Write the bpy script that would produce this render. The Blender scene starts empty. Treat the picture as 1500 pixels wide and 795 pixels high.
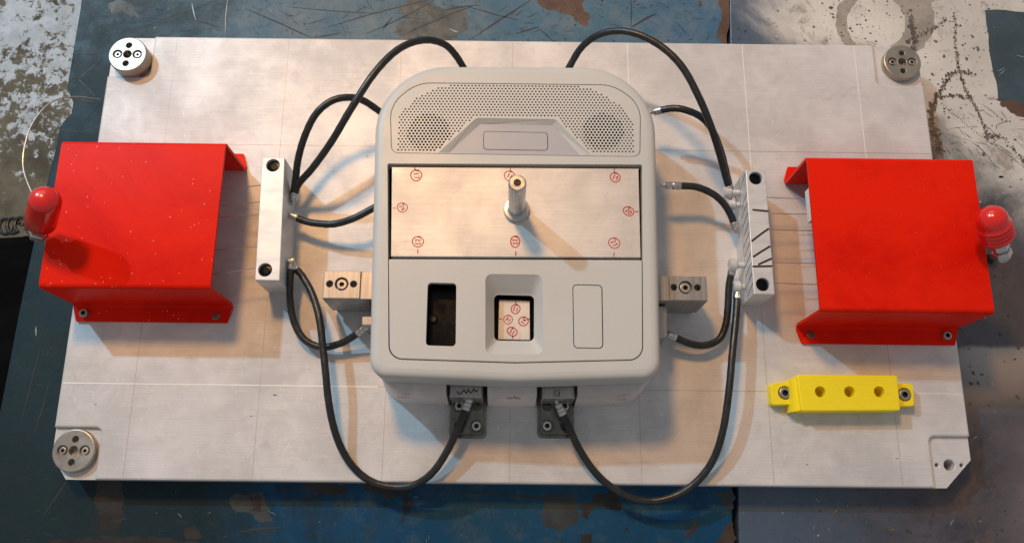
import bpy, math, random
from math import sin, cos, pi, radians
from mathutils import Vector, Matrix, Quaternion
from mathutils.geometry import delaunay_2d_cdt
random.seed(11)
S = 0.001                                   # everything below is written in millimetres

# ------------------------------------------------------------------ camera, world, lamps
scn = bpy.context.scene
C = scn.collection
FPX, CAM = 1251.273, Vector((-4.233, -175.329, 567.242))
rx, ry, rz = 0.270217, -0.00702970, 0.00944978
R = Matrix.Rotation(rz, 3, 'Z') @ Matrix.Rotation(ry, 3, 'Y') @ Matrix.Rotation(rx, 3, 'X')
cd = bpy.data.cameras.new('camera'); cam = bpy.data.objects.new('camera', cd); C.objects.link(cam)
cd.sensor_width = 36; cd.lens = FPX / 1500 * 36; cd.clip_start = 0.02; cd.clip_end = 50
cam.matrix_world = Matrix.Translation(CAM * S) @ R.to_4x4()
scn.camera = cam

w = bpy.data.worlds.new('World'); scn.world = w; w.use_nodes = True
w.node_tree.nodes['Background'].inputs[0].default_value = (0.70, 0.71, 0.725, 1)
w.node_tree.nodes['Background'].inputs[1].default_value = 0.38

def lamp(name, kind, loc, power, col, size=None, target=(0, 0, 0), shape='DISK', sy=None):
    l = bpy.data.lights.new(name, kind); l.energy = power; l.color = col
    if kind == 'AREA':
        l.shape = shape; l.size = size
        if sy: l.size_y = sy
    else: l.shadow_soft_size = size
    o = bpy.data.objects.new(name, l); C.objects.link(o)
    o.location = Vector(loc) * S
    o.rotation_euler = ((Vector(target) - Vector(loc)).to_track_quat('-Z', 'Y')).to_euler()
    return o
lamp('work_lamp', 'POINT', (-1430, 1270, 1770), 112, (0.40, 0.76, 1.0), 0.035)
lamp('warm_lamp', 'AREA', (-330, 690, 1330), 12.5, (1.0, 0.50, 0.15), 0.20, (0, 0, 0))
lamp('far_soft_fill', 'AREA', (-900, 1900, 1500), 11, (0.80, 0.92, 1.0), 2.2, (0, 0, 0), 'RECTANGLE', 1.2)  # unseen soft area light, added to brighten the far side

scn.view_settings.view_transform = 'Standard'; scn.view_settings.look = 'None'
scn.view_settings.exposure = 0.0; scn.view_settings.gamma = 1.0
scn.render.engine = 'CYCLES'

def at(px, py, z):
    """a point of the photograph taken at its real height z"""
    d = R @ Vector(((px - 750) / FPX, (397.5 - py) / FPX, -1.0))
    return CAM + d * ((z - CAM.z) / d.z)
def atl(pts, z): return [at(x, y, z).to_2d() for x, y in pts]

# ------------------------------------------------------------------ materials
def nodes(name):
    m = bpy.data.materials.new(name); m.use_nodes = True
    nt = m.node_tree; b = nt.nodes['Principled BSDF']
    return m, nt, b
class N:
    """small node writer"""
    def __init__(s, nt):
        s.nt = nt; s.co = nt.nodes.new('ShaderNodeTexCoord'); s.geo = nt.nodes.new('ShaderNodeNewGeometry')
    def pos(s, scale=(1, 1, 1), rot=(0, 0, 0), loc=(0, 0, 0)):
        n = s.nt.nodes.new('ShaderNodeMapping'); s.nt.links.new(s.geo.outputs['Position'], n.inputs[0])
        n.inputs['Scale'].default_value = scale; n.inputs['Rotation'].default_value = rot; n.inputs['Location'].default_value = loc
        return n.outputs[0]
    def noise(s, scale, detail=4, rough=.6, v=None, dist=0):
        n = s.nt.nodes.new('ShaderNodeTexNoise'); n.inputs['Scale'].default_value = scale
        n.inputs['Detail'].default_value = detail; n.inputs['Roughness'].default_value = rough
        n.inputs['Distortion'].default_value = dist
        s.nt.links.new(v if v else s.geo.outputs['Position'], n.inputs['Vector']); return n.outputs['Fac']
    def voro(s, scale, v=None, feat='F1'):
        n = s.nt.nodes.new('ShaderNodeTexVoronoi'); n.inputs['Scale'].default_value = scale; n.feature = feat
        s.nt.links.new(v if v else s.geo.outputs['Position'], n.inputs['Vector']); return n.outputs['Distance']
    def mr(s, x, a, b, c=0., d=1.):
        n = s.nt.nodes.new('ShaderNodeMapRange'); n.interpolation_type = 'SMOOTHSTEP'
        s.nt.links.new(x, n.inputs[0])
        for i, q in enumerate((a, b, c, d)): n.inputs[i + 1].default_value = q
        return n.outputs[0]
    def math(s, op, a, b=0.):
        n = s.nt.nodes.new('ShaderNodeMath'); n.operation = op
        for i, q in enumerate((a, b)):
            if isinstance(q, (int, float)): n.inputs[i].default_value = q
            else: s.nt.links.new(q, n.inputs[i])
        return n.outputs[0]
    def mix(s, f, a, b):
        n = s.nt.nodes.new('ShaderNodeMix'); n.data_type = 'RGBA'
        for i, q in ((0, f), (6, a), (7, b)):
            if isinstance(q, (int, float)): n.inputs[i].default_value = q
            elif isinstance(q, tuple): n.inputs[i].default_value = (*q, 1)
            else: s.nt.links.new(q, n.inputs[i])
        return n.outputs[2]
    def bump(s, h, b, strength=.2, dist=.0002):
        n = s.nt.nodes.new('ShaderNodeBump'); n.inputs['Strength'].default_value = strength
        n.inputs['Distance'].default_value = dist
        s.nt.links.new(h, n.inputs['Height']); s.nt.links.new(n.outputs[0], b.inputs['Normal'])
    def sep(s):
        n = s.nt.nodes.new('ShaderNodeSeparateXYZ'); s.nt.links.new(s.geo.outputs['Position'], n.inputs[0]); return n.outputs
    def to(s, x, sock): s.nt.links.new(x, sock)

def simple(name, col, rough=.5, metal=0., var=.12, vs=60, bump=.1, bs=900, coat=0., bdist=.0001, stretch=None, spec=.5):
    m, nt, b = nodes(name); n = N(nt)
    v = n.pos(stretch) if stretch else None
    f = n.mr(n.noise(vs, 5, .65, v), .3, .7)
    n.to(n.mix(f, tuple(c * (1 - var) for c in col), tuple(min(1, c * (1 + var)) for c in col)), b.inputs['Base Color'])
    n.to(n.mr(n.noise(vs * 1.7, 4, .6, v), .3, .7, max(.03, rough - .07), min(1, rough + .07)), b.inputs['Roughness'])
    b.inputs['Metallic'].default_value = metal; b.inputs['Specular IOR Level'].default_value = spec; b.inputs['Coat Weight'].default_value = coat
    b.inputs['Coat Roughness'].default_value = .12
    if bump: n.bump(n.noise(bs, 3, .6, v), b, bump, bdist)
    return m
M = {}
# ground aluminium plate: dull, blotchy, slightly oily
def plate_mat(name, base, mt, r0):
    m, nt, b = nodes(name); n = N(nt)
    big = n.noise(9, 6, .62); mid = n.noise(38, 6, .7, None, .6); fine = n.noise(900, 2, .5)
    brush = n.noise(26, 5, .75, n.pos((1.2, 55, 1), (0, 0, .02)))
    f = n.math('ADD', n.math('MULTIPLY', big, .5), n.math('MULTIPLY', mid, .28)); f = n.math('ADD', f, n.math('MULTIPLY', brush, .22))
    c = n.mix(n.mr(f, .38, .62), tuple(x * .79 for x in base), tuple(min(1, x * 1.12) for x in base))
    st = n.mr(n.noise(24, 7, .75, n.pos((1, 1, 1), loc=(3, 1, 0)), 1.2), .60, .70)
    c = n.mix(n.math('MULTIPLY', st, .45), c, (base[0] * .70, base[1] * .62, base[2] * .60))
    sm = n.math('MULTIPLY', n.mr(n.noise(110, 6, .8), .50, .62), n.mr(n.noise(10, 3, .6, n.pos(loc=(.5, .2, 0))), .45, .62))
    c = n.mix(n.math('MULTIPLY', sm, .15), c, (base[0] * .5, base[1] * .46, base[2] * .45))
    sp = n.mr(n.voro(260), .05, .09, 1, 0); sp = n.math('MULTIPLY', sp, n.mr(n.noise(60, 2), .60, .64))
    c = n.mix(n.math('MULTIPLY', sp, .5), c, (.12, .10, .09))
    n.to(c, b.inputs['Base Color'])
    n.to(n.mr(f, .35, .66, r0 + .06, r0 - .06), b.inputs['Roughness'])
    b.inputs['Metallic'].default_value = mt; b.inputs['Specular IOR Level'].default_value = .35
    n.bump(n.math('ADD', n.math('MULTIPLY', fine, .4), n.math('MULTIPLY', n.noise(160, 4, .7), .8)), b, .16, .0002)
    return m
M['plate'] = plate_mat('dull_aluminium', (.655, .64, .64), .16, .50)
M['insert'] = plate_mat('insert_aluminium', (.68, .645, .61), .28, .42)
M['milled'] = simple('milled_aluminium', (.40, .385, .37), .36, .75, .20, 40, .12, 500, 0, .0001, (34, .5, .5))
M['block'] = simple('anodised_aluminium', (.66, .66, .67), .45, .35, .10, 40, .12, 700, 0, .0001, (1, 3, 1))
M['nest'] = simple('nest_aluminium', (.66, .61, .59), .5, .15, .12, 30, .12, 500)
M['steel'] = simple('bright_steel', (.40, .365, .32), .40, .8, .12, 60, .05, 300)
M['zinc'] = simple('zinc_steel', (.58, .57, .57), .30, .95, .10, 100, .06, 600)
M['darksteel'] = simple('dark_steel', (.17, .175, .15), .24, .9, .3, 90, .2, 500)
M['black'] = simple('black_oxide', (.012, .012, .013), .35, .3, .3, 200, .1, 500)
M['void'] = simple('black_plastic', (.002, .002, .002), .25, 0, .3, 90, .05, 500, spec=.2)
M['rubber'] = simple('black_rubber', (.018, .019, .020), .36, 0, .3, 150, .2, 1400)
M["beige"] = simple("light_beige_plastic", (.55, .55, .53), .42, 0, .03, 9, .16, 2400, 0, .00006)
M['grey'] = simple('daylit_plastic', (.40, .405, .445), .40, 0, .03, 20, .16, 2400, 0, .00006)  # recess tone with reflected blue daylight painted in
M['cloth'] = simple('brown_cloth', (.40, .34, .28), .9, 0, .2, 900, .2, 2000)
M['yellow'] = simple('yellow_print', (.95, .76, .012), .42, 0, .05, 60, .5, 60, 0, .00015, (3, 60, 60))
M['wire'] = simple('thin_steel_wire', (.66, .60, .54), .35, .8, .1, 100, 0)
M['ink_red'] = simple('red_ink', (.50, .012, .012), .6, 0, .25, 700, 0)
M['ink_black'] = simple('black_ink', (.02, .018, .02), .55, 0, .3, 700, 0)
M['scribe'] = simple('scribed_bright', (.88, .87, .84), .5, .2, .05, 100, 0)
M['scribe_dark'] = simple('scribed_dark', (.40, .36, .34), .5, .5, .1, 100, 0)
M['scratch_dark'] = simple('scratch_dark', (.022, .026, .030), .6, 0, .3, 100, 0)
M['scratch_light'] = simple('scratch_light', (.26, .28, .29), .5, .2, .3, 100, 0)
M['rust'] = simple('rust_primer', (.095, .052, .038), .55, 0, .35, 70, .3, 400)
M['grime'] = simple('oily_grime', (.016, .013, .012), .45, 0, .5, 60, .3, 300)
M['olive_far'] = simple('scuffed_patch', (.058, .075, .078), .55, 0, .35, 80, .3, 400)
M['brown'] = simple('brown_grime', (.040, .026, .021), .5, 0, .4, 80, .3, 400)
M['olive'] = simple('dull_worn_patch', (.024, .034, .038), .55, 0, .35, 80, .3, 400)
M['foam'] = simple('black_vinyl', (.003, .003, .003), .9, 0, .2, 20, .2, 200, spec=.08)
M['white'] = simple('white_plastic', (.75, .75, .76), .5, 0, .03, 20, 0)
M['cap'] = simple('red_vinyl', (.70, .014, .010), .22, 0, .06, 40, .06, 300, .5)
def red_mat():
    m, nt, b = nodes('red_gloss_paint'); n = N(nt)
    c = n.mix(n.mr(n.noise(9, 7, .7, None, .5), .35, .65), (.62, .007, .002), (.80, .016, .003))
    x = n.sep()[0]
    dust = n.math('MULTIPLY', n.mr(n.voro(330, n.pos((1, .55, 1))), .05, .11, 1, 0), n.mr(n.noise(90, 2, .5), .48, .54))
    side = n.mr(x, -.10, .10, 1, .12)
    c = n.mix(n.math('MULTIPLY', n.math('MULTIPLY', dust, side), .9), c, (.80, .55, .45))
    n.to(c, b.inputs['Base Color']); b.inputs['Roughness'].default_value = .42
    b.inputs['Specular IOR Level'].default_value = .08
    n.bump(n.noise(420, 2, .5), b, .10, .0002)
    return m
M['red'] = red_mat()
def bench_mat():
    m, nt, b = nodes('worn_blue_paint'); n = N(nt); x, y, z = n.sep()
    blue = n.mix(n.mr(n.noise(7, 6, .65, None, .5), .35, .65), (.020, .085, .140), (.032, .125, .215))
    blue = n.mix(n.mr(n.noise(3.2, 4, .6, n.pos(loc=(4, 7, 0))), .45, .60), blue, (.006, .085, .21))
    blue = n.mix(n.math('MULTIPLY', n.mr(n.noise(55, 7, .8), .48, .66), .6), blue, (.10, .15, .17))
    # scuffs and painted sheen towards the far edge, painted shade towards the near one
    light_grad = n.math('ADD', y, n.math('MULTIPLY', n.noise(6, 5, .65), .12))
    blue = n.mix(n.math('MULTIPLY', n.mr(light_grad, .10, .26), .55), blue, n.mix(n.mr(n.noise(28, 8, .8, None, .4), .36, .64), (.085, .17, .235), (.20, .24, .26)))
    blue = n.mix(n.math('MULTIPLY', n.mr(light_grad, .0, -.16), .55), blue, (.004, .030, .058))
    # bottom left corner has gone green black with oil
    oil = n.math('ADD', n.mr(x, -.34, -.08, .55, 0), n.mr(y, -.19, .02, .25, 0))
    oil = n.math('ADD', oil, n.math('MULTIPLY', n.noise(11, 7, .7, None, .8), .9))
    blue = n.mix(n.math('MULTIPLY', n.mr(oil, .66, .98), .86), blue, (.012, .022, .021))
    st = n.mr(n.noise(13, 8, .72, n.pos(loc=(1.3, 2.2, 0)), .9), .60, .66)
    blue = n.mix(n.math('MULTIPLY', st, .85), blue, (.030, .026, .022))
    ru = n.mr(n.noise(10, 8, .7, n.pos(loc=(5.1, .4, 0)), .6), .68, .71)
    blue = n.mix(n.math('MULTIPLY', ru, .7), blue, (.050, .032, .026))
    mo = n.mr(n.noise(150, 9, .85), .53, .62); mo = n.math('MULTIPLY', mo, n.mr(n.noise(16, 5, .7, n.pos(loc=(.7, .1, 0))), .42, .58))
    blue = n.mix(n.math('MULTIPLY', mo, .65), blue, (.018, .020, .022))
    sp = n.math('MULTIPLY', n.mr(n.voro(170), .10, .2, 1, 0), n.mr(n.noise(30, 3, .6), .52, .60))
    blue = n.mix(n.math('MULTIPLY', sp, .8), blue, (.02, .022, .022))
    n.to(blue, b.inputs['Base Color'])
    n.to(n.mr(n.noise(22, 6, .7), .35, .65, .36, .56), b.inputs['Roughness']); b.inputs['Specular IOR Level'].default_value = .16
    n.bump(n.math('ADD', n.noise(260, 5, .7), n.math('MULTIPLY', n.noise(30, 4, .6), 1.2)), b, .35, .0004)
    return m
M['bench'] = bench_mat()
def right_mat():
    m, nt, b = nodes('worn_grey_paint'); n = N(nt); x, y, z = n.sep()
    grey = n.mix(n.mr(n.noise(9, 7, .7, None, .5), .35, .65), (.045, .046, .062), (.105, .098, .115))
    # old brown rust bloom low down
    grey = n.mix(n.math('MULTIPLY', n.mr(n.noise(20, 7, .75, n.pos(loc=(2, 3, 0))), .52, .66), .55), grey, (.14, .10, .085))
    mo = n.math('MULTIPLY', n.mr(n.noise(140, 9, .85), .52, .62), n.mr(n.noise(14, 5, .7, n.pos(loc=(.7, .1, 0))), .42, .58))
    grey = n.mix(n.math('MULTIPLY', mo, .6), grey, (.026, .024, .028))
    # blue paint left at the seam
    k = n.math('ADD', x, n.math('MULTIPLY', n.noise(12, 5, .7), .10))
    grey = n.mix(n.math('MULTIPLY', n.mr(k, .225, .33, 1, 0), .8), grey, n.mix(n.noise(20, 5, .7), (.05, .095, .16), (.10, .15, .22)))
    # worn cream paint towards the far right
    q = n.math('ADD', n.math('ADD', n.math('MULTIPLY', x, 1.9), n.math('MULTIPLY', y, 2.0)), n.math('MULTIPLY', n.noise(8, 7, .7, None, .5), .45))
    cream = n.mix(n.mr(n.noise(16, 6, .7), .3, .7), (.60, .57, .52), (.78, .75, .70))
    cream = n.mix(n.math('MULTIPLY', n.mr(n.noise(34, 7, .75, None, .8), .56, .66), .6), cream, (.24, .19, .14))
    c = n.mix(n.mr(q, .92, 1.12), grey, cream)
    glare_y = n.math('ADD', y, n.math('MULTIPLY', n.noise(14, 6, .7), .016))  # glare streak painted into the colour as a lighter strip
    glare = n.math('MULTIPLY', n.mr(glare_y, -.058, -.054, 1, 0), n.mr(glare_y, -.115, -.060, 0, 1))
    c = n.mix(n.math('MULTIPLY', n.math('MULTIPLY', glare, n.mr(x, .27, .33)), .75), c, (.46, .43, .42))
    glare_x = n.math('ADD', x, n.math('MULTIPLY', n.noise(9, 6, .7), .05))  # pinkish glare at the near right, painted into the colour
    c = n.mix(n.math('MULTIPLY', n.math('MULTIPLY', n.mr(glare_x, .335, .375), n.mr(y, -.125, -.105, 1, 0)), .5), c, (.27, .21, .22))
    # pitting specks
    sp = n.math('MULTIPLY', n.mr(n.voro(130), .10, .20, 1, 0), n.mr(n.noise(18, 4, .7), .52, .60))
    c = n.mix(n.math('MULTIPLY', sp, .8), c, (.05, .04, .035))
    sp2 = n.math('MULTIPLY', n.mr(n.voro(90, n.pos(loc=(.3, .1, 0))), .04, .08, 1, 0), n.mr(n.noise(25, 3, .6), .5, .56))
    c = n.mix(sp2, c, (.6, .57, .55))
    n.to(c, b.inputs['Base Color'])
    n.to(n.mr(n.noise(15, 6, .7), .35, .65, .30, .50), b.inputs['Roughness'])
    b.inputs['Metallic'].default_value = .25
    n.bump(n.math('ADD', n.noise(200, 5, .7), n.math('MULTIPLY', n.noise(25, 4, .6), 1.4)), b, .30, .0004)
    return m
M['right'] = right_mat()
def floor_mat():
    m, nt, b = nodes('flaking_floor_paint'); n = N(nt); x, y, z = n.sep()
    br = n.mix(n.mr(n.noise(9, 7, .75), .3, .7), (.080, .058, .030), (.21, .165, .105))
    wh = n.mix(n.mr(n.noise(30, 6, .7), .3, .7), (.50, .50, .50), (.72, .72, .74))
    q = n.math('ADD', n.noise(48, 9, .80, None, .3), n.math('MULTIPLY', n.noise(7, 4, .6, n.pos(loc=(.2, .5, 0))), .55))
    q = n.math('ADD', q, n.mr(y, .25, .62, -.17, .06))
    c = n.mix(n.mr(q, .775, .81), br, wh)
    n.to(c, b.inputs['Base Color']); b.inputs['Roughness'].default_value = .7
    n.bump(q, b, .5, .004)
    return m
M['floor'] = floor_mat()

# ------------------------------------------------------------------ mesh helpers
WO = {}
def tag(o, label=None, cat=None, group=None, kind=None):
    for k, v in (('label', label), ('category', cat), ('group', group), ('kind', kind)):
        if v: o[k] = v
    return o
def thing(name, loc, label, cat, group=None):
    o = bpy.data.objects.new(name, None); C.objects.link(o); o.empty_display_size = .02
    o.location = Vector(loc) * S; WO[o] = Vector(loc)
    return tag(o, label, cat, group)
class MB:
    def __init__(s): s.v = []; s.f = []; s.mi = []
    def add(s, v, f, mi=0):
        k = len(s.v); s.v += [Vector(p) for p in v]; s.f += [tuple(i + k for i in q) for q in f]; s.mi += [mi] * len(f)
        return s
    def loft(s, rings, cap0=False, cap1=False, mi=0, closed=True):
        n = len(rings[0]); v = [p for r in rings for p in r]; f = []
        for a in range(len(rings) - 1):
            for i in range(n if closed else n - 1):
                j = (i + 1) % n
                f.append((a * n + i, a * n + j, (a + 1) * n + j, (a + 1) * n + i))
        if cap0: f.append(tuple(reversed(range(n))))
        if cap1: f.append(tuple((len(rings) - 1) * n + i for i in range(n)))
        return s.add(v, f, mi)
    def prism(s, outline, z0, z1, holes=(), bev=0., hb=0., mi=0, hmi=None, bottom=True):
        """outline CCW; holes: (pts, depth or None for through)"""
        out = ccw(outline)
        top = offset(out, -bev) if bev else out
        hs = []
        for h in holes:
            pts, dep = h[0], h[1]
            pts = ccw(pts); hs.append((pts, offset(pts, hb) if hb else pts, dep))
        if hs: s.cap(top, [h[1] for h in hs], z1, mi)
        else: s.add([(p[0], p[1], z1) for p in top], [tuple(range(len(top)))], mi)
        rings = [[(p[0], p[1], z0) for p in out]]
        if bev:
            rings.append([(p[0], p[1], z1 - bev) for p in out])
            rings.append([(p[0], p[1], z1 - bev * .3) for p in offset(out, -bev * .3)])
        rings.append([(p[0], p[1], z1) for p in top])
        s.loft(rings, mi=mi)
        if bottom and not any(h[2] is None for h in hs): s.add([(p[0], p[1], z0) for p in reversed(out)], [tuple(range(len(out)))], mi)
        hm = mi if hmi is None else hmi
        for pts, wide, dep in hs:
            zb = z0 if dep is None else z1 - dep
            r = [[(p[0], p[1], z1) for p in reversed(wide)]]
            if hb: r.append([(p[0], p[1], z1 - hb) for p in reversed(pts)])
            r.append([(p[0], p[1], zb) for p in reversed(pts)])
            s.loft(r, mi=hm)
            if dep is not None: s.add([(p[0], p[1], zb) for p in pts], [tuple(range(len(pts)))], hm)
        return s
    def cap(s, out, holes, z, mi=0):
        vs = [Vector((p[0], p[1])) for p in out]; ed = [(i, (i + 1) % len(out)) for i in range(len(out))]
        for h in holes:
            k = len(vs); vs += [Vector((p[0], p[1])) for p in h]; ed += [(k + i, k + (i + 1) % len(h)) for i in range(len(h))]
        own = [0] * len(out)
        for i, h in enumerate(holes): own += [i + 1] * len(h)
        r = delaunay_2d_cdt(vs, ed, [], 0, 1e-5)
        f = []; ow = [{own[j] for j in q} for q in r[3]]
        for t in r[2]:
            com = ow[t[0]] & ow[t[1]] & ow[t[2]]
            if com - {0}: continue                          # lies inside one of the holes
            if com and not inside((r[0][t[0]] + r[0][t[1]] + r[0][t[2]]) / 3, out): continue
            a, b, c = (r[0][t[0]], r[0][t[1]], r[0][t[2]])
            f.append(tuple(t) if (b - a).cross(c - a) > 0 else tuple(reversed(t)))
        return s.add([(p[0], p[1], z) for p in r[0]], f, mi)
    def tube(s, pts, r, seg=12, mi=0, caps=True):
        pts = [Vector(p) for p in pts]; rr = r if isinstance(r, (list, tuple)) else [r] * len(pts)
        rings = []; up = Vector((0, 0, 1)); t0 = (pts[1] - pts[0]).normalized()
        if abs(t0.dot(up)) > .95: up = Vector((1, 0, 0))
        nrm = (up - t0 * up.dot(t0)).normalized()
        for i, p in enumerate(pts):
            t = (pts[min(i + 1, len(pts) - 1)] - pts[max(i - 1, 0)]).normalized()
            nrm = (nrm - t * nrm.dot(t)).normalized(); bn = t.cross(nrm)
            rings.append([p + (nrm * cos(2 * pi * k / seg) + bn * sin(2 * pi * k / seg)) * rr[i] for k in range(seg)])
        return s.loft(rings, caps, caps, mi)
    def lathe(s, prof, origin, axis=(0, 0, 1), seg=32, mi=0):
        """prof: (radius, height) pairs from the bottom up"""
        o = Vector(origin); q = Vector((0, 0, 1)).rotation_difference(Vector(axis).normalized())
        rings = [[o + q @ Vector((r * cos(2 * pi * k / seg), r * sin(2 * pi * k / seg), h)) for k in range(seg)] for r, h in prof]
        return s.loft(rings, True, True, mi)
    def ribbon(s, pts, wd, mi=0, nrm=(0, 0, 1)):
        pts = [Vector(p) for p in pts]; nrm = Vector(nrm); L = []; Rr = []
        for i, p in enumerate(pts):
            t = (pts[min(i + 1, len(pts) - 1)] - pts[max(i - 1, 0)])
            if t.length < 1e-6: t = Vector((1, 0, 0))
            d = nrm.cross(t.normalized()); ww = wd[i] if isinstance(wd, list) else wd
            L.append(p + d * ww / 2); Rr.append(p - d * ww / 2)
        n = len(pts)
        return s.add(L + Rr, [(i, n + i, n + i + 1, i + 1) for i in range(n - 1)], mi)
    def box(s, x0, x1, y0, y1, z0, z1, bev=.4, mi=0):
        return s.prism([(x0, y0), (x1, y0), (x1, y1), (x0, y1)], z0, z1, bev=bev, mi=mi)
    def build(s, name, mats, parent=None, sharp=32, kind=None, label=None):
        vs = s.v; cx = sum((v.x for v in vs)) / len(vs); cy = sum((v.y for v in vs)) / len(vs); cz = min(v.z for v in vs)
        org = Vector((cx, cy, cz)); me = bpy.data.meshes.new(name)
        me.from_pydata([(v - org) * S for v in vs], [], s.f)
        mats = mats if isinstance(mats, (list, tuple)) else [mats]
        for m in mats: me.materials.append(M[m])
        me.polygons.foreach_set('material_index', s.mi)
        me.polygons.foreach_set('use_smooth', [True] * len(s.f)); me.set_sharp_from_angle(angle=radians(sharp))
        me.validate(); me.update()
        o = bpy.data.objects.new(name, me); C.objects.link(o); WO[o] = org
        if parent: o.parent = parent; o.location = (org - WO[parent]) * S
        else: o.location = org * S
        return tag(o, label=label, kind=kind)
def copy_part(o, parent, loc):
    c = o.copy(); C.objects.link(c); c.parent = parent; WO[c] = Vector(loc); c.location = (Vector(loc) - WO[parent]) * S
    for ch in [x for x in bpy.data.objects if x.parent is o]:
        d = ch.copy(); C.objects.link(d); d.parent = c; WO[d] = Vector(loc) + Vector(ch.location) / S
    return c
def inside(p, poly):
    c = False; n = len(poly)
    for i in range(n):
        a, b = poly[i], poly[(i + 1) % n]
        if (a.y > p.y) != (b.y > p.y) and p.x < (b.x - a.x) * (p.y - a.y) / (b.y - a.y) + a.x: c = not c
    return c
def area2(p): return sum(p[i][0] * p[(i + 1) % len(p)][1] - p[(i + 1) % len(p)][0] * p[i][1] for i in range(len(p)))
def ccw(p):
    p = [Vector((q[0], q[1])) for q in p]
    return p if area2(p) > 0 else list(reversed(p))
def offset(p, d):
    """grow (d>0) or shrink a CCW outline"""
    n = len(p); out = []
    for i in range(n):
        a, b, c = p[i - 1], p[i], p[(i + 1) % n]
        e1 = (b - a).normalized(); e2 = (c - b).normalized()
        n1 = Vector((e1.y, -e1.x)); n2 = Vector((e2.y, -e2.x)); m = n1 + n2
        m = m / max(.3, m.dot(n1)) if m.length > 1e-6 else n1
        out.append(b + m * d)
    return out
def rpoly(pts, rad, seg=6):
    """polygon with rounded corners"""
    p = ccw(pts); n = len(p); out = []
    if area2([Vector((q[0], q[1])) for q in pts]) <= 0 and isinstance(rad, (list, tuple)): rad = list(reversed(rad))
    for i in range(n):
        r = rad[i] if isinstance(rad, (list, tuple)) else rad
        a, b, c = p[i - 1], p[i], p[(i + 1) % n]
        u = (a - b).normalized(); v = (c - b).normalized(); ang = u.angle(v)
        if r <= 0 or ang > pi - .02: out.append(b); continue
        t = min(r / math.tan(ang / 2), (a - b).length * .49, (c - b).length * .49); rr = t * math.tan(ang / 2)
        cen = b + (u + v).normalized() * (rr / sin(ang / 2)); s0 = b + u * t - cen; s1 = b + v * t - cen
        a0 = math.atan2(s0.y, s0.x); da = math.atan2(s1.y, s1.x) - a0
        while da > pi: da -= 2 * pi
        while da < -pi: da += 2 * pi
        for k in range(seg + 1):
            th = a0 + da * k / seg; out.append(cen + Vector((cos(th), sin(th))) * rr)
    return out
def circ(x, y, r, n=20, a0=0): return [Vector((x + r * cos(2 * pi * k / n + a0), y + r * sin(2 * pi * k / n + a0))) for k in range(n)]
def spline(pts, n=8):
    P = [Vector(p) for p in pts]; P = [P[0] * 2 - P[1]] + P + [P[-1] * 2 - P[-2]]; out = []
    for i in range(1, len(P) - 2):
        a, b, c, d = P[i - 1:i + 3]
        for k in range(n):
            t = k / n
            out.append(.5 * ((2 * b) + (c - a) * t + (2 * a - 5 * b + 4 * c - d) * t * t + (3 * b - a - 3 * c + d) * t ** 3))
    out.append(P[-2]); return out

# hexagon socket screws, mesh shared between equal ones
_scr = {}
def screw(x, y, z, r, h, parent, mat='steel', name='screw'):
    """cap screw with its underside at z"""
    key = (r, h, mat)
    if key not in _scr:
        m = MB().prism(circ(x, y, r, 24), z, z + h, [(circ(x, y, r * .50, 6, .3), min(h * .75, r * .7))], bev=r * .14, hb=r * .05, hmi=1)
        _scr[key] = m.build(name, [mat, 'black'], parent)
        return _scr[key]
    src = _scr[key]; o = WO[src]
    return copy_part(src, parent, (x + 0.0, y + 0.0, z))

# digits as pen strokes in a unit box
DG = {'0': [[(.5, 1), (.1, .7), (.1, .3), (.5, 0), (.9, .3), (.9, .7), (.5, 1)]],
      '1': [[(.3, .8), (.55, 1), (.5, 0)]],
      '2': [[(.1, .8), (.5, 1), (.85, .75), (.4, .3), (.1, 0), (.9, .05)]],
      '3': [[(.1, .9), (.6, 1), (.8, .75), (.4, .52), (.85, .3), (.5, 0), (.1, .1)]],
      '4': [[(.5, 1), (.1, .35), (.9, .35)], [(.7, .7), (.65, 0)]],
      '5': [[(.9, 1), (.2, 1), (.2, .55), (.7, .55), (.85, .25), (.5, 0), (.1, .1)]],
      '6': [[(.7, 1), (.2, .5), (.15, .2), (.5, 0), (.85, .2), (.6, .5), (.2, .35)]],
      '7': [[(.1, 1), (.9, 1), (.4, 0)]],
      '8': [[(.5, .5), (.15, .75), (.5, 1), (.85, .75), (.5, .5), (.1, .25), (.5, 0), (.9, .25), (.5, .5)]],
      '9': [[(.8, .8), (.4, 1), (.15, .7), (.5, .5), (.85, .85), (.7, .4), (.4, 0)]]}
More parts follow.
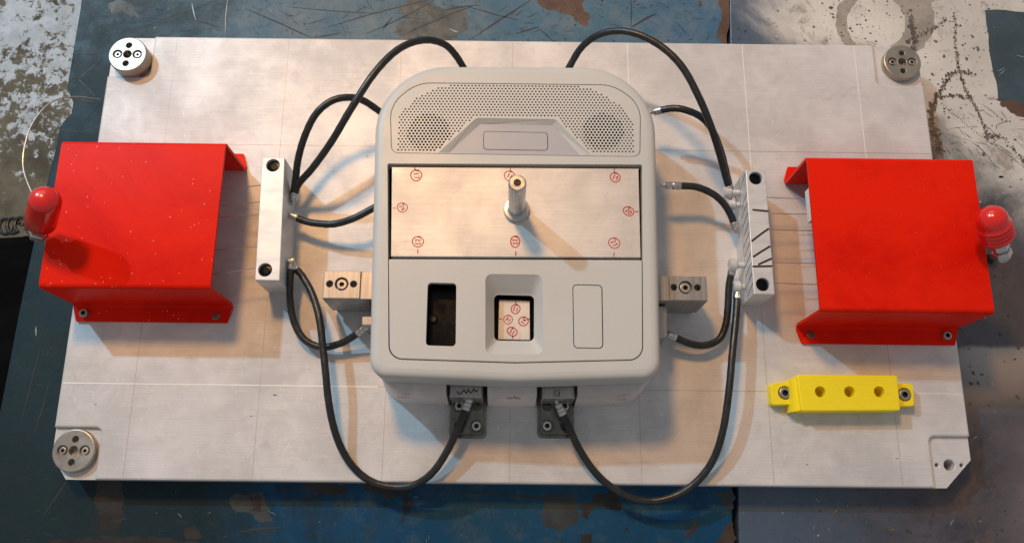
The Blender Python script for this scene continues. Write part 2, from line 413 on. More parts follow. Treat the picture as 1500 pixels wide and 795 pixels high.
def pen_mark(cx, cy, z, txt, rot, rad, parent, lw=.42, tick=None, plane='xy', squash=1.):
    """ringed number written by hand"""
    m = MB(); rnd = random.Random(int(abs(cx) * 7) + int(txt))
    def put(p):
        if plane == 'xy': return (p[0], p[1], z)
        return (p[0], z, p[1])
    nrm = (0, 0, 1) if plane == 'xy' else (0, -1, 0)
    lw *= rnd.uniform(.8, 1.15); rad *= rnd.uniform(.9, 1.08); rot += rnd.uniform(-.12, .12); sk = rnd.uniform(-.12, .12)
    ring = []
    for k in range(23):
        a = 2 * pi * k / 20 + 1.1; rr = rad * (1 + sk * sin(2 * a + rot) + .03 * sin(3 * a) - .006 * k)
        ring.append(put((cx + rr * cos(a), cy + rr * sin(a) * squash)))
    m.ribbon(ring, lw, nrm=nrm)
    cr, sr = cos(rot), sin(rot); wch, hch = rad * .52, rad * .85
    x0 = -len(txt) * wch * 1.2 / 2
    for i, ch in enumerate(txt):
        for st in DG[ch]:
            pts = []
            for (u, v) in st:
                a = x0 + i * wch * 1.2 + .1 * wch + u * wch; b = (v - .5) * hch
                pts.append(put((cx + a * cr - b * sr, cy + (a * sr + b * cr) * squash)))
            m.ribbon(pts, lw, nrm=nrm)
    if tick: m.ribbon([put(tick[0]), put(tick[1])], lw, nrm=nrm)
    return m.build('pen_mark', 'ink_red', parent)

# ------------------------------------------------------------------ the setting
fl = MB(); fl.add([(-4000, -4000, -850), (4000, -4000, -850), (4000, 4000, -850), (-4000, 4000, -850)], [(0, 1, 2, 3)])
tag(fl.build('floor', 'floor'), kind='structure')

ZB = -20.0
# blue bench top, its left edge a little ragged
bb = thing('workbench', (-80, 0, ZB - 45), 'worn blue painted workbench top carrying the aluminium plate, left of the black seam', 'workbench')
edge = [(123, -40), (118, 10), (98, 128), (107, 150), (104, 166), (87, 186), (82, 215), (70, 262), (50, 350), (28, 455), (8, 560), (-8, 640), (-50, 850)]
le = atl(edge, ZB); sa = at(1064, -40, ZB).to_2d(); sb = at(1074, 850, ZB).to_2d()
out = [le[-1] + Vector((0, 0))] + [sb, sa] + le[:-1]
far = le[0] + Vector((-4, 160)); fars = sa + Vector((6, 160))
out = [le[-1], sb, sa, fars, far] + le[:-1]
MB().prism(out, ZB - 45, ZB, bev=.8).build('tabletop', 'bench', bb)
# right bench top beyond the seam
rb = thing('workbench', (330, 0, ZB - 45), 'worn grey and cream painted bench top right of the black seam', 'workbench')
sa2 = at(1068.5, -40, ZB).to_2d(); sb2 = at(1084, 850, ZB).to_2d()
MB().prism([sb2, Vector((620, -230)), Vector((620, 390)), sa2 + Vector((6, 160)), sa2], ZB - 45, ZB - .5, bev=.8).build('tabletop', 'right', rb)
MB().prism([sb + Vector((0, 0)), sb2, sa2, sa], ZB - 45, ZB - 14).build('seam_strip', 'grime', bb)

def jag(pts, z, amp=1.2, lv=3, seed=1):
    rnd = random.Random(seed); p = atl(pts, z)
    for l in range(lv):
        q = []
        for i in range(len(p)):
            a, b = p[i], p[(i + 1) % len(p)]; d = b - a
            q += [a, (a + b) / 2 + Vector((-d.y, d.x)) * rnd.uniform(-.16, .16) * amp]
        p = q
    return p
def patch(pts, mat, parent, z, amp=1.2, seed=1, label=None, name='bench_patch', lv=3):
    m = MB(); m.cap(ccw(jag(pts, z, amp, lv, seed)), [], z); return m.build(name, mat, parent, label=label)
z1 = ZB + .05
patch([(783, -30), (863, -30), (852, 6), (864, 24), (862, 38), (850, 36), (836, 22), (820, 18), (800, 14), (788, 6)], 'rust', bb, z1, 1.2, 2, 'reddish brown bare patch at the far edge')
patch([(640, 10), (668, 12), (684, 20), (686, 42), (672, 50), (645, 62), (590, 60), (575, 48), (592, 30), (580, 10), (600, 0)], 'olive_far', bb, z1, 1.3, 3)
patch([(1018, -10), (1024, -10), (1029, 8), (1024, 12)], 'rust', bb, z1, 1, 4)
patch([(1056, -30), (1063, -30), (1064.5, 63), (1058, 64), (1050, 50), (1057, 30)], 'rust', bb, z1, .6, 5)
patch([(158, 6), (180, 2), (196, 12), (205, 28), (190, 24), (164, 20)], 'olive_far', bb, z1, 1.5, 6)
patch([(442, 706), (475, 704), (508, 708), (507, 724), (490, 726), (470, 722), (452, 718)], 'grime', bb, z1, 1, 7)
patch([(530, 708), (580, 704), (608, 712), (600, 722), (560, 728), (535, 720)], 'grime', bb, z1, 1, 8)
patch([(345, 722), (384, 720), (396, 745), (400, 762), (372, 758), (345, 752), (335, 735)], 'olive', bb, z1, 1.2, 9)
patch([(365, 728), (382, 726), (384, 748), (370, 748)], 'grime', bb, z1 + .05, 1.2, 10)
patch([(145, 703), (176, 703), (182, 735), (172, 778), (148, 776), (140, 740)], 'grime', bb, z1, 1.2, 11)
patch([(60, 795), (130, 786), (210, 788), (280, 790), (440, 796), (440, 830), (60, 830)], 'grime', bb, z1, .8, 12)
patch([(270, 772), (286, 768), (296, 786), (274, 790)], 'grime', bb, z1, 1.2, 13)
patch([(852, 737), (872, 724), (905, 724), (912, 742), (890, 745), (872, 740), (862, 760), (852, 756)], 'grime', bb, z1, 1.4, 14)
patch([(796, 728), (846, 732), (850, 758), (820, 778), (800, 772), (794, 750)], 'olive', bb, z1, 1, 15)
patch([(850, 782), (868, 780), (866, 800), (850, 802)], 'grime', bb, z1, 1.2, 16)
patch([(1048, 722), (1073, 718), (1074, 745), (1060, 740)], 'olive', bb, z1, 1.3, 17)
patch([(1000, 780), (1018, 764), (1024, 772), (1012, 786)], 'brown', bb, z1, 1.3, 18)
patch([(1050, 790), (1074, 765), (1075, 810), (1050, 810)], 'brown', bb, z1, 1.3, 19)

# knife cuts and scrapes in the blue paint
rnd = random.Random(5)
def scr_line(m, x0, y0, x1, y1, wd, z, wob=1.0, mi=0):
    n = 7; a = at(x0, y0, z); b = at(x1, y1, z); pts = []; ws = []
    d = (b - a); nn = Vector((-d.y, d.x, 0)).normalized()
    bow = rnd.uniform(-1, 1) * d.length * .03 * wob
    for k in range(n):
        t = k / (n - 1); pts.append(a + d * t + nn * (bow * sin(pi * t) + rnd.uniform(-.12, .12) * wob)); ws.append(wd * (.25 + sin(pi * t) * rnd.uniform(.6, 1.1)))
    m.ribbon(pts, ws, mi)
m = MB()
for L in ((200, 43, 330, -4, 1.0), (360, 13, 455, 55, 1.3), (285, 31, 325, 42, 1.2), (535, 50, 645, -5, .9), (590, 52, 690, 10, 1.3), (686, 10, 760, 30, .9),
          (692, 56, 778, 0, 1.3), (925, 40, 962, 20, 1.5), (924, 40, 924, -4, .8), (640, 18, 700, 8, 1.0), (790, 42, 812, 62, 1), (755, 50, 790, 40, 1),
          (460, 55, 500, 48, 1), (110, 112, 140, 142, 1.2), (103, 142, 140, 150, 1.1), (108, 120, 150, 85, 1), (104, 80, 150, 78, .9), (88, 190, 140, 195, .9), (118, 60, 135, 20, .8),
          (420, 10, 560, 20, .7), (480, 40, 640, -2, .8), (560, 45, 575, 25, 1), (640, 716, 840, 732, 1.2), (345, 780, 420, 772, 1.4), (100, 700, 60, 760, 1), (30, 620, 60, 500, .8), (48, 640, 72, 560, .8)):
    scr_line(m, *L[:4], L[4], z1 + .08)
for k in range(300):
    top = rnd.random() < .62
    x = rnd.uniform(125, 1050); y = rnd.uniform(-5, 60) if top else rnd.uniform(716, 800)
    if rnd.random() < .18: x = rnd.uniform(30, 90); y = rnd.uniform(500, 790)
    a = rnd.choice([rnd.gauss(-.5, .35), rnd.uniform(-pi, pi), rnd.gauss(.5, .3)]); l = rnd.expovariate(1 / 10.) + 2
    scr_line(m, x, y, x + l * cos(a), y + l * sin(a), rnd.uniform(.12, .5), z1 + .1, 2.5)
m.build('scratch', 'scratch_dark', bb, kind='stuff')
m = MB()
for L in ((330, 55, 334, -5, .7), (281, 5, 287, 30, .8), (658, 42, 672, 48, 1.0), (53, 478, 53, 492, .9)):
    scr_line(m, *L[:4], L[4], z1 + .12)
for k in range(70):
    top = rnd.random() < .6
    x = rnd.uniform(125, 1050); y = rnd.uniform(-5, 60) if top else rnd.uniform(716, 800)
    a = rnd.uniform(-pi, pi); l = rnd.expovariate(1 / 2.) + .5
    scr_line(m, x, y, x + l * cos(a), y + l * sin(a), rnd.uniform(.12, .35), z1 + .14, 2)
m.build('scratch', 'scratch_light', bb, kind='stuff')

# marks on the right bench: ring stain, cracks, dark rectangle
zr = ZB - .5 + .05
def arc_patch(cx, cy, rx0, ry0, rx1, ry1, mat, seed, z, lab=None):
    rn = random.Random(seed); o = []; i = []
    for k in range(64):
        a = 2 * pi * k / 64; j = 1 + rn.uniform(-.03, .03)
        o.append(at(cx + rx0 * cos(a) * j, cy + ry0 * sin(a) * j, z).to_2d()); 
    for k in range(48):
        a = 2 * pi * k / 48; j = 1 + rn.uniform(-.03, .03)
        i.append(at(cx - 14 + rx1 * cos(a) * j, cy + 4 + ry1 * sin(a) * j, z).to_2d())
    m = MB(); m.cap(ccw(o), [ccw(i)], z); return m.build('ring_stain', mat, rb, label=lab)
M['stain'] = simple('tan_stain', (.34, .31, .27), .5, .1, .18, 60, .2, 300)
M['teal'] = simple('dark_teal', (.045, .075, .095), .45, 0, .2, 30, .2, 300)  # flat dark blue grey for the rectangle on the right bench
M['cracked'] = simple('crack_dirt', (.10, .082, .068), .7, 0, .5, 150, .2, 300)
arc_patch(1297, 30, 72, 62, 43, 40, 'stain', 3, zr, 'tan ring shaped stain in the cream paint')
patch([(1443, 15), (1560, 17), (1560, 172), (1500, 158), (1462, 148), (1452, 90)], 'teal', rb, zr, .25, 4, 'dark blue grey rectangle with a rusty lower edge')
patch([(1462, 144), (1500, 152), (1540, 160), (1540, 185), (1500, 172), (1478, 162)], 'rust', rb, zr + .04, 1.6, 5)
def crack(pts, wd, dens, seed, m):
    rn = random.Random(seed); P = [at(x, y, zr + .1) for x, y in pts]; P = spline(P, 10)
    for p in P:
        for _ in range(dens + 3):
            q = p + Vector((rn.gauss(0, wd * .7), rn.gauss(0, wd * .7), rn.uniform(0, .02))); r = abs(rn.gauss(0, wd * .30)) + .10
            n = 7; a0 = rn.uniform(0, 6); m.add([q + Vector((cos(a0 + 2 * pi * k / n) * r * rn.uniform(.5, 1.2), sin(a0 + 2 * pi * k / n) * r * rn.uniform(.6, 1.6), 0)) for k in range(n)], [tuple(range(n))])
m = MB()
crack([(1398, 20), (1400, 60), (1403, 90), (1408, 112), (1414, 130), (1424, 148), (1434, 168), (1443, 190), (1447, 205)], 1.0, 5, 1, m)
crack([(1424, 108), (1395, 108), (1382, 125), (1370, 145), (1366, 165), (1364, 185)], 1.6, 5, 2, m)
crack([(1372, 143), (1395, 141), (1425, 143)], 1.5, 3, 3, m)
crack([(1334, 25), (1337, 45), (1340, 60), (1337, 75)], 1.6, 4, 4, m)
crack([(1330, 60), (1350, 50), (1370, 40), (1385, 28)], 1.6, 2, 5, m)
crack([(1380, 152), (1410, 178), (1445, 205), (1475, 225), (1500, 245)], .35, 6, 6, m)
crack([(1368, 190), (1372, 205), (1378, 222)], 2.2, 4, 7, m)
crack([(1445, 200), (1465, 200), (1490, 225), (1505, 240)], 1.5, 2, 8, m)
for sx, sy in ((1400, 35), (1424, 53), (1432, 70), (1415, 85), (1365, 108), (1370, 60), (1382, 82), (1440, 225), (1420, 590), (1432, 560), (1425, 545), (1490, 580), (1400, 525), (1450, 640), (1260, 740), (1230, 760), (1290, 745)):
    crack([(sx, sy), (sx + 1.5, sy + 2)], .7, 1, sx, m)
for k in range(520):
    x = rnd.uniform(1195, 1500); y = rnd.uniform(0, 62) if x < 1345 else rnd.uniform(0, 235)
    p = at(x, y, zr + .1); r = rnd.expovariate(1 / .28) + .08; a0 = rnd.uniform(0, 6)
    m.add([p + Vector((cos(a0 + 2 * pi * k / 6) * r * rnd.uniform(.5, 1.5), sin(a0 + 2 * pi * k / 6) * r * rnd.uniform(.6, 1.1), 0)) for k in range(6)], [tuple(range(6))])
for k in range(170):
    x = rnd.uniform(1372, 1500); y = rnd.uniform(235, 795)
    if rnd.random() < .4: x = rnd.uniform(1085, 1500); y = rnd.uniform(722, 800)
    p = at(x, y, zr + .1); r = rnd.expovariate(1 / .4) + .1; a0 = rnd.uniform(0, 6)
    m.add([p + Vector((cos(a0 + 2 * pi * k / 6) * r * rnd.uniform(.5, 2.0), sin(a0 + 2 * pi * k / 6) * r * rnd.uniform(.6, 1.1), 0)) for k in range(6)], [tuple(range(6))])
m.build('crack', 'cracked', rb, kind='stuff')
m = MB()
for k in range(45):
    x = rnd.uniform(1085, 1500); y = rnd.choice([rnd.uniform(722, 800), rnd.uniform(0, 60)])
    if x > 1400: y = rnd.uniform(480, 800)
    a = rnd.uniform(-pi, pi); l = rnd.expovariate(1 / 3.) + 1
    scr_line(m, x, y, x + l * cos(a), y + l * sin(a), rnd.uniform(.15, .5), zr + .12, 2.5)
for L in ((1410, 545, 1426, 528, .6), (1462, 112, 1474, 101, .5), (1460, 105, 1472, 99, .5), (1488, 81, 1502, 84, .5), (1392, 770, 1396, 760, .8)): scr_line(m, *L[:4], L[4], zr + .15)
m.build('scratch', 'scratch_light', rb, kind='stuff')
m = MB()
for k in range(60):
    x = rnd.uniform(1380, 1500); y = rnd.uniform(150, 240)
    a = rnd.gauss(.6, .4); l = rnd.expovariate(1 / 12.) + 3
    scr_line(m, x, y, x + l * cos(a), y + l * sin(a), rnd.uniform(.12, .4), zr + .15, 2.5)
m.build('scratch', 'scratch_dark', rb, kind='stuff')

# dark seat pad below the bench edge, and the coil lying above it
ch = thing('stool', (-560, -140, -850), 'black padded stool seat below the left edge of the bench', 'stool')
zz = -330
MB().prism(rpoly(atl([(-160, 352), (20, 342), (62, 336), (62, 700), (-160, 720)], zz), [10, 30, 30, 30, 10], 8), zz - 60, zz, bev=12).build('seat', 'foam', ch)
for sx, sy in ((-560, -60), (-455, -60), (-560, -260), (-455, -260)):
    MB().tube([(sx, sy, -850), (sx, sy, zz - 50)], 11, 14).build('leg', 'black', ch)
m = MB()
for i in range(4):
    c = [at(8 + 13 * i + 9 * cos(a), 332 + 11 * sin(a), -560) + Vector((0, 0, 3 * i)) for a in [2 * pi * k / 14 * .8 + i for k in range(15)]]
    m.tube(spline(c, 3), 2.6, 8)
o = m.build('coiled_cable', 'rubber'); tag(o, 'dark coiled cable on the floor just above the black stool seat', 'cable')

# ------------------------------------------------------------------ the aluminium base plate
BP = thing('base_plate', (0, 0, -20), 'large rectangular aluminium base plate with scribed grid lines and cut corners', 'base plate')
W2, H2, CH = 300, 160, 11
full = [(-W2 + CH, -H2), (W2 - 18, -H2), (W2, -H2 + 18), (W2, H2 - CH), (W2 - CH, H2), (-W2 + CH, H2), (-W2, H2 - 15), (-W2, -H2 + 15)]
br_holes = [(circ(285.7, -145.4, 3.6, 20), 14), (circ(277.6, -145.4, 1.3, 12), 10), (circ(293.8, -145.4, 1.3, 12), 10)]
m = MB().prism(full, -20, -3, br_holes, hb=.5)
px = 31; py = 33
up = [(-W2 + px, -H2), (W2 - px + 4, -H2), (W2 - px + 4, -H2 + py), (W2, -H2 + py), (W2, H2 - py), (W2 - px - 3, H2 - py), (W2 - px - 3, H2), (-W2 + px, H2), (-W2 + px, H2 - py), (-W2, H2 - py), (-W2, -H2 + py), (-W2 + px, -H2 + py)]
up = rpoly(up, [0, 0, 4, 0, 0, 4, 0, 0, 4, 0, 0, 4], 5)
m.prism(up, -2.98, 0, bev=1.3, bottom=False)
m.build('plate', 'plate', BP)
m = MB(); md = MB()
for x in (-84.5, 0, 168, 251): pass
def hl(mm, x0, y0, x1, y1, wd): mm.ribbon([(x0, y0, .06), (x1, y1, .06)], wd)
for x, bright, wd in ((-252, 0, .25), (-169, 0, .3), (-85.4, 0, .3), (-3, 0, .3), (82.5, 1, .5), (168, 1, .55), (251.3, 1, .55)):
    hl(m if bright else md, x, 158.4, x + .5, 20, wd); hl(md, x + .5, 20, x + 1, -158.4, .25)
hl(md, -298, 74, 298, 73, .3); hl(m, -298.3, -98, -90, -98.4, .7); hl(md, -90, -98.4, 250, -99, .3); hl(m, 250, -99, 298, -99.2, .5)
m.build('scribe_line', 'scribe', BP, kind='stuff', label='bright scribed grid line'); md.build('scribe_line', 'scribe_dark', BP, kind='stuff', label='faint scribed grid line')
m = MB()
for k in range(420):
    x = rnd.uniform(-290, 290); y = rnd.choice([rnd.uniform(-155, -60), rnd.uniform(70, 155), rnd.uniform(-150, -100)])
    if abs(x) > 262 and abs(y) > 120: continue
    a = rnd.uniform(-pi, pi); l = rnd.expovariate(1 / 2.2) + .7
    m.ribbon([(x, y, .05), (x + l * .5 * cos(a + .2), y + l * .5 * sin(a + .2), .05), (x + l * cos(a), y + l * sin(a), .05)], rnd.uniform(.08, .22))
m.build('scratch', 'scribe', BP, kind='stuff')
m = MB()
for x, y in ((401, 578), (402.5, 578.5), (404, 578.2), (1182, 680), (140, 592), (1314, 671), (368, 609), (538, 229)): 
    p = at(x, y, .06); m.ribbon([p - Vector((.8, 0, 0)), p, p + Vector((.9, .1, 0))], [.1, .6, .1])
m.build('scratch', 'ink_black', BP, kind='stuff')

# round corner bushes (screwed on from above)
def bush(cx, cy, top, lab):
    hs = [(circ(cx, cy, 2.9, 20), 9), (circ(cx - 7.2, cy, 3.3, 20), 2.6), (circ(cx + 7.2, cy, 3.3, 20), 2.6), (circ(cx + .3, cy + 7.2, 2.1, 16), 8), (circ(cx - .3, cy - 7.4, 2.1, 16), 8)]
    hs = [(h, min(d, top + 2.5)) for h, d in hs]
    b = MB().prism(circ(cx, cy, 13.8, 56), -2.97, top, hs, bev=.8, hb=.35).build('corner_bush', 'steel', BP, label=lab)
    for sx in (-7.2, 7.2):
        s = MB().prism(circ(cx + sx, cy, 2.35, 20), top - 2.55, top - .5, [(circ(cx + sx, cy, 1.15, 6), 1.3)], bev=.3, hmi=1).build('screw', ['steel', 'black'], b)
bush(-282.7, 139.6, 9.5, 'taller round steel bush in the far left corner')
bush(-284.2, -142.0, 2.2, 'round steel bush in the near left corner')
bush(285.2, 145.0, 2.6, 'round steel bush in the far right corner')

# ------------------------------------------------------------------ red covers
def cover(x0, x1, yf, yb, lab, screws, flush):
    T = thing('red_cover', ((x0 + x1) / 2, (yf + yb) / 2, 0), lab, 'machine cover', 'red sheet metal covers over the wire ends')
    H = 48.; t = 2.0; r = 3.2
    # section from front bend up, over and down to the back bend
    def arc(cy, cz, rr, a0, a1, n=6): return [(cy + rr * cos(a0 + (a1 - a0) * k / n), cz + rr * sin(a0 + (a1 - a0) * k / n)) for k in range(n + 1)]
    o = [(yf - 11.5, 2.2)] + arc(yf - 2.2, 4.4, 2.2, -pi / 2, 0, 4) + arc(yf + r, H - r, r, pi, pi / 2) + arc(yb - r, H - r, r, pi / 2, 0) + arc(yb + 2.2, 4.4, 2.2, pi, 3 * pi / 2, 4) + [(yb + 11.5, 2.2)]
    i = [(yf - 11.5, .15)] + arc(yf - 2.2, 4.4, 4.2, -pi / 2, 0, 4) + arc(yf + r, H - r, r - t, pi, pi / 2) + arc(yb - r, H - r, r - t, pi / 2, 0) + arc(yb + 2.2, 4.4, 4.2, pi, 3 * pi / 2, 4) + [(yb + 11.5, .15)]
    # inner skin sits inside the outer one
    i = [(i[0][0], .15)] + [(a + (t if 0 < k < 6 else 0) * 0, b) for k, (a, b) in enumerate(i)][1:]
    n = len(o); m = MB()
    def inset(k):                       # rounded flange corners
        return 3.0 if k in (0, n - 1) else 0
    xs = [x0, x0 + .4, x1 - .4, x1]
    rings = []
    for xx, sh in ((x0, .35), (x0 + .4, 0), (x1 - .4, 0), (x1, .35)):
        ring = []
        for k, (a, b) in enumerate(o): ring.append((xx + (inset(k) if xx < (x0 + x1) / 2 else -inset(k)), a, b))
        for k in range(n - 1, -1, -1):
            a, b = i[k]; ring.append((xx + (inset(k) if xx < (x0 + x1) / 2 else -inset(k)), a, b))
        rings.append(ring)
    m.loft(rings)
    for rg, flip in ((rings[0], False), (rings[-1], True)):
        k0 = len(m.v); m.v += [Vector(p) for p in rg]
        for a in range(n - 1):
            q = (k0 + a, k0 + a + 1, k0 + 2 * n - 2 - a, k0 + 2 * n - 1 - a)
            m.f.append(q if flip else tuple(reversed(q))); m.mi.append(0)
    m.build('cover_shell', 'red', T, sharp=40)
    for (sx, sy) in screws:
        p = at(sx, sy, 5); screw(p.x, p.y, 2.25, 2.9, 3.2, T)
    for (sx, sy) in flush:
        p = at(sx, sy, 3); MB().lathe([(2.5, 2.22), (2.5, 2.8), (2.2, 3.0), (1.5, 3.0), (1.3, 2.5)], (p.x, p.y, 0), seg=20, mi=0).build('screw', 'darksteel', T)
    return T
CL = cover(-298, -190.8, -45.2, 54.4, 'red sheet metal cover at the left end of the plate, dusty with white specks', [(122, 458)], [(316, 463)])
CR = cover(191, 300, -55.2, 49.2, 'clean red sheet metal cover at the right end of the plate beside the marked block', [(1388, 491)], [(1188, 490)])
# white connector seen in the mouth of the right cover
o = MB().box(193.2, 214, 8, 30, 33, 45.8, .6).build('connector', 'white'); tag(o, 'white plastic connector block hung in the open mouth of the right red cover', 'connector')

# red capped threaded studs at the outer ends
def knob(base, tip, ribs, lab):
    b = Vector(base); t = Vector(tip); ax = (t - b).normalized(); L = (t - b).length
    lo_ = 0 if ribs else 8; LL = L - lo_
    T = thing('capped_stud', base, lab, 'stud', 'red capped studs beside the covers')
    m = MB(); prof = []
    for k in range(46):
        h = LL - 43 + 20 * k / 45; prof.append((3.1 + (.35 if k % 2 else -.1), h))
    m.lathe([(.01, LL - 43)] + prof, b, ax, 20); m.build('threaded_rod', 'zinc', T)
    for h in (LL - 32.5, LL - 40):
        m = MB(); q = Vector((0, 0, 1)).rotation_difference(ax)
        rg = [[b + ax * (h + z) + q @ Vector((r * cos(pi / 3 * k), r * sin(pi / 3 * k), 0)) for k in range(6)] for r, z in ((5.3, 0), (5.9, .6), (5.9, 4.6), (5.3, 5.2))]
        m.loft(rg, True, True); m.build('nut', 'zinc', T)
    MB().lathe([(7.2, LL - 27), (7.2, LL - 25.7), (6.8, LL - 25.5)], b, ax, 24).build('washer', 'zinc', T)
    s0 = L - (25. if ribs else 33.); R0 = 9.2; e = L; pr = [(R0 * .93, s0), (R0, s0 + .8)]
    if ribs:
        for k in range(9): pr += [(R0 + 1.0 * (k % 2), s0 + 1.5 + k * 1.5)]
    pr += [(R0, s0 + 15), (R0 - .2, e - 8)]
    for k in range(1, 9): a = pi / 2 * k / 8; pr.append(((R0 - .2) * cos(a) + .01, e - 8 + 8 * sin(a)))
    MB().lathe(pr, b, ax, 36).build('vinyl_cap', 'cap', T, sharp=60)
    # tab welded to the cover that carries the stud
    s = 1 if b.x < 0 else -1
    e = b + ax * (LL - 41); x2 = -296 if s > 0 else 298
    MB().box(min(e.x, x2), max(e.x, x2), e.y - 4, e.y + 4, min(e.z, 45.6) - 2.2, min(e.z, 45.6), .4).build('bracket', 'darksteel', T)
knob(tuple(at(48, 374, 34)), tuple(at(69, 284, 95)), False, 'smooth red capped threaded stud leaning over the left red cover')
knob(tuple(at(1476, 400, 42)), tuple(at(1449, 307, 80)), True, 'ribbed red capped threaded stud at the outer edge of the right red cover')

# loop of thin wire beyond the left cover
p = [at(146, 146, -17), at(110, 142, 0), at(75, 150, 15), at(48, 180, 25), at(36, 215, 30), at(34, 245, 32), at(42, 272, 36), at(56, 300, 40)]
o = MB().tube(spline(p, 8), .55, 8).build('thin_wire', 'wire'); tag(o, 'thin steel wire looping off the plate edge above the left red cover', 'wire')

# ------------------------------------------------------------------ terminal blocks with cable holes
def tblock(poly, h, holes, lab):
    cx = sum(p[0] for p in poly) / 4; cy = sum(p[1] for p in poly) / 4
    T = thing('terminal_block', (cx, cy, 0), lab, 'clamp block', 'aluminium blocks the hoses run into')
    MB().prism([Vector(p) for p in poly], 0.05, h, [(circ(x, y, 4.4, 28), 9) for x, y in holes], bev=.45, hb=.3).build('block_body', 'block', T)
    for x, y in holes: MB().lathe([(4.2, h - 8.9), (4.2, h - 3.2), (3.8, h - 2.6), (2.2, h - 2.4), (1.9, h - 2.8)], (x, y, 0), seg=24).build('screw', 'void', T)
    return T
TL = tblock([(-170.3, 49.6), (-167.6, -35.2), (-151.6, -35.4), (-155.2, 49.6)], 34, [(-162.6, 44.2), (-161.6, -28.3)], 'plain aluminium block beside the left red cover, black screws in its top')
TR = tblock([(154.2, 44.9), (154.2, -40.9), (167.7, -40.9), (167.4, 45.1)], 34, [(160.7, 39.0), (160.4, -34.4)], 'aluminium block beside the right red cover marked with black pen strokes')
zt = 34.05
for st in (((225, 243), (310, 251)), ((220, 410), (265, 375), (312, 342)), ((228, 493), (270, 465), (320, 435)), ((225, 543), (330, 541)), ((255, 533), (328, 500))):
    pts = [at(1040 + x / 3.614, 240 + y / 3.614, zt) for x, y in st]
    MB().ribbon(pts, 1.35).build('pen_mark', 'ink_black', TR)
m = MB()
for k in range(12):
    y = 40 - k * 6.9; zz0 = 18 + (k % 3)
    if k in (1,): continue
    m.ribbon([(154.15, y - 3.2, zz0), (154.15, y, zz0 + 7), (154.15, y + 2.5, 33)], .8, nrm=(-1, 0, 0))
m.ribbon([(154.14, 44, 17.5), (154.14, -40, 17.5)], .4, nrm=(-1, 0, 0))
m.build('pen_mark', 'ink_black', TR, kind='stuff', label='row of slanted pen strokes along the side')

# thin wires between blocks and covers
WL = (((322, 276), (384, 271), 'first'), ((320, 301), (383, 295), 'second'), ((318, 318), (382, 313), 'third'), ((314, 366), (378, 361), 'fourth'), ((312, 401), (376, 392), 'fifth'))
WR = (((1121, 289), (1192, 290), 'first'), ((1124, 312), (1194, 313), 'second'), ((1125, 336), (1196, 337), 'third'), ((1128, 384), (1200, 385), 'fourth'), ((1130, 414), (1204, 416), 'fifth'))
for WW, side in ((WL, 'left'), (WR, 'right')):
    for a, b, nm in WW:
        zw = 26; A_ = at(*a, zw); B_ = at(*b, zw); d = (B_ - A_).normalized()
        A2 = A_ - d * (10 if side == 'left' else 2); B2 = B_ + d * (1 if side == 'left' else 12)
        mid = (A2 + B2) / 2 + Vector((0, 0, -1.4))
        o = MB().tube(spline([A2, mid, B2], 6), .36, 6).build('thin_wire', 'wire')
        tag(o, '%s thin steel wire from the far end between the %s block and red cover' % (nm, side), 'wire', 'thin wires running under the %s cover' % side)

# ------------------------------------------------------------------ nest block under the console
def cons_outline(z=60, d=0.):
    p = [(-86.9, -100.6), (0.6, -103.4), (88.0, -100.0), (91.2, 107.4), (-93.2, 106.2)]
    return rpoly(p, [12, 60, 12, 47, 47], 14)
CO = cons_outline()
NB = thing('nest_block', (0, -5, 0), 'pale machined block that the beige console sits on, with ringed pen numbers', 'fixture block')
nt_out = [(-84, -103), (-82, -108.5)]
base = rpoly([(-87, -109), (-42.6, -110.5), (-42.6, -96), (-16.6, -96), (-16.6, -111), (0.6, -111.4), (14.4, -111), (14.4, -96), (40.2, -96), (40.2, -110.5), (88.5, -108.5), (88, 100), (-89, 99)],
             [20, 0, 0, 0, 0, 0, 0, 0, 0, 0, 20, 44, 44], 8)
topo = []
for p in base:
    topo.append(Vector((p.x * .985, p.y + (3.2 if p.y < -97 else 0))))
m = MB(); m.loft([[(p.x, p.y, .05) for p in base], [(p.x, p.y, 4.0) for p in base], [(p.x * .998, p.y + (.5 if p.y < -97 else 0), 4.6) for p in base], [(p.x, p.y, 37) for p in topo], [(p.x, p.y + (.6 if p.y < -97 else 0), 37.8) for p in topo]], False, False)
m.cap([Vector((p.x, p.y + (.6 if p.y < -97 else 0))) for p in topo], [], 37.8); m.build('block_body', 'nest', NB, sharp=50)
for x, t in ((-69, '12'), (0, '11'), (68, '10')):
    pen_mark(x, 30, -109.0, t, 0, 4.2, NB, .7, ((x + .5, 34.3), (x + .5, 36.5)), plane='xz', squash=.8)

# ------------------------------------------------------------------ beige overhead console
CN = thing('overhead_console', (0, 0, 37.9), 'light beige plastic car overhead console with speaker grille, lying face up on the nest block', 'console')
Z = 60.
op = rpoly([at(*p, Z).to_2d() for p in [(567.5, 239.5), (940.5, 241), (942.5, 527.5), (755, 532), (569, 526)]], [1.2, 1.2, 9, 60, 9], 8)
gp = rpoly([at(*p, Z).to_2d() for p in [(573, 224.5), (571, 152), (612, 121), (897, 124), (939, 152), (938, 230)]], [5, 22, 24, 24, 22, 5], 8)
m = MB(); rings = []
for d, z in ((-1.2, 38), (0, 39.2), (0, 54), (-.25, 56), (-1.0, 57.9), (-2.3, 59.2), (-4.0, 59.85), (-6.2, 60)):
    rings.append([(p.x, p.y, z) for p in (offset(CO, d) if d else CO)])
m.loft(rings)
ti = offset(CO, -6.2); m.cap(ti, [op, gp], Z)
for h, dp in ((op, 9), (gp, 3)):
    hr = list(reversed(h)); m.loft([[(p.x, p.y, Z) for p in hr], [(p.x, p.y, Z - dp) for p in hr]])
m.build('bezel', 'beige', CN, sharp=40)
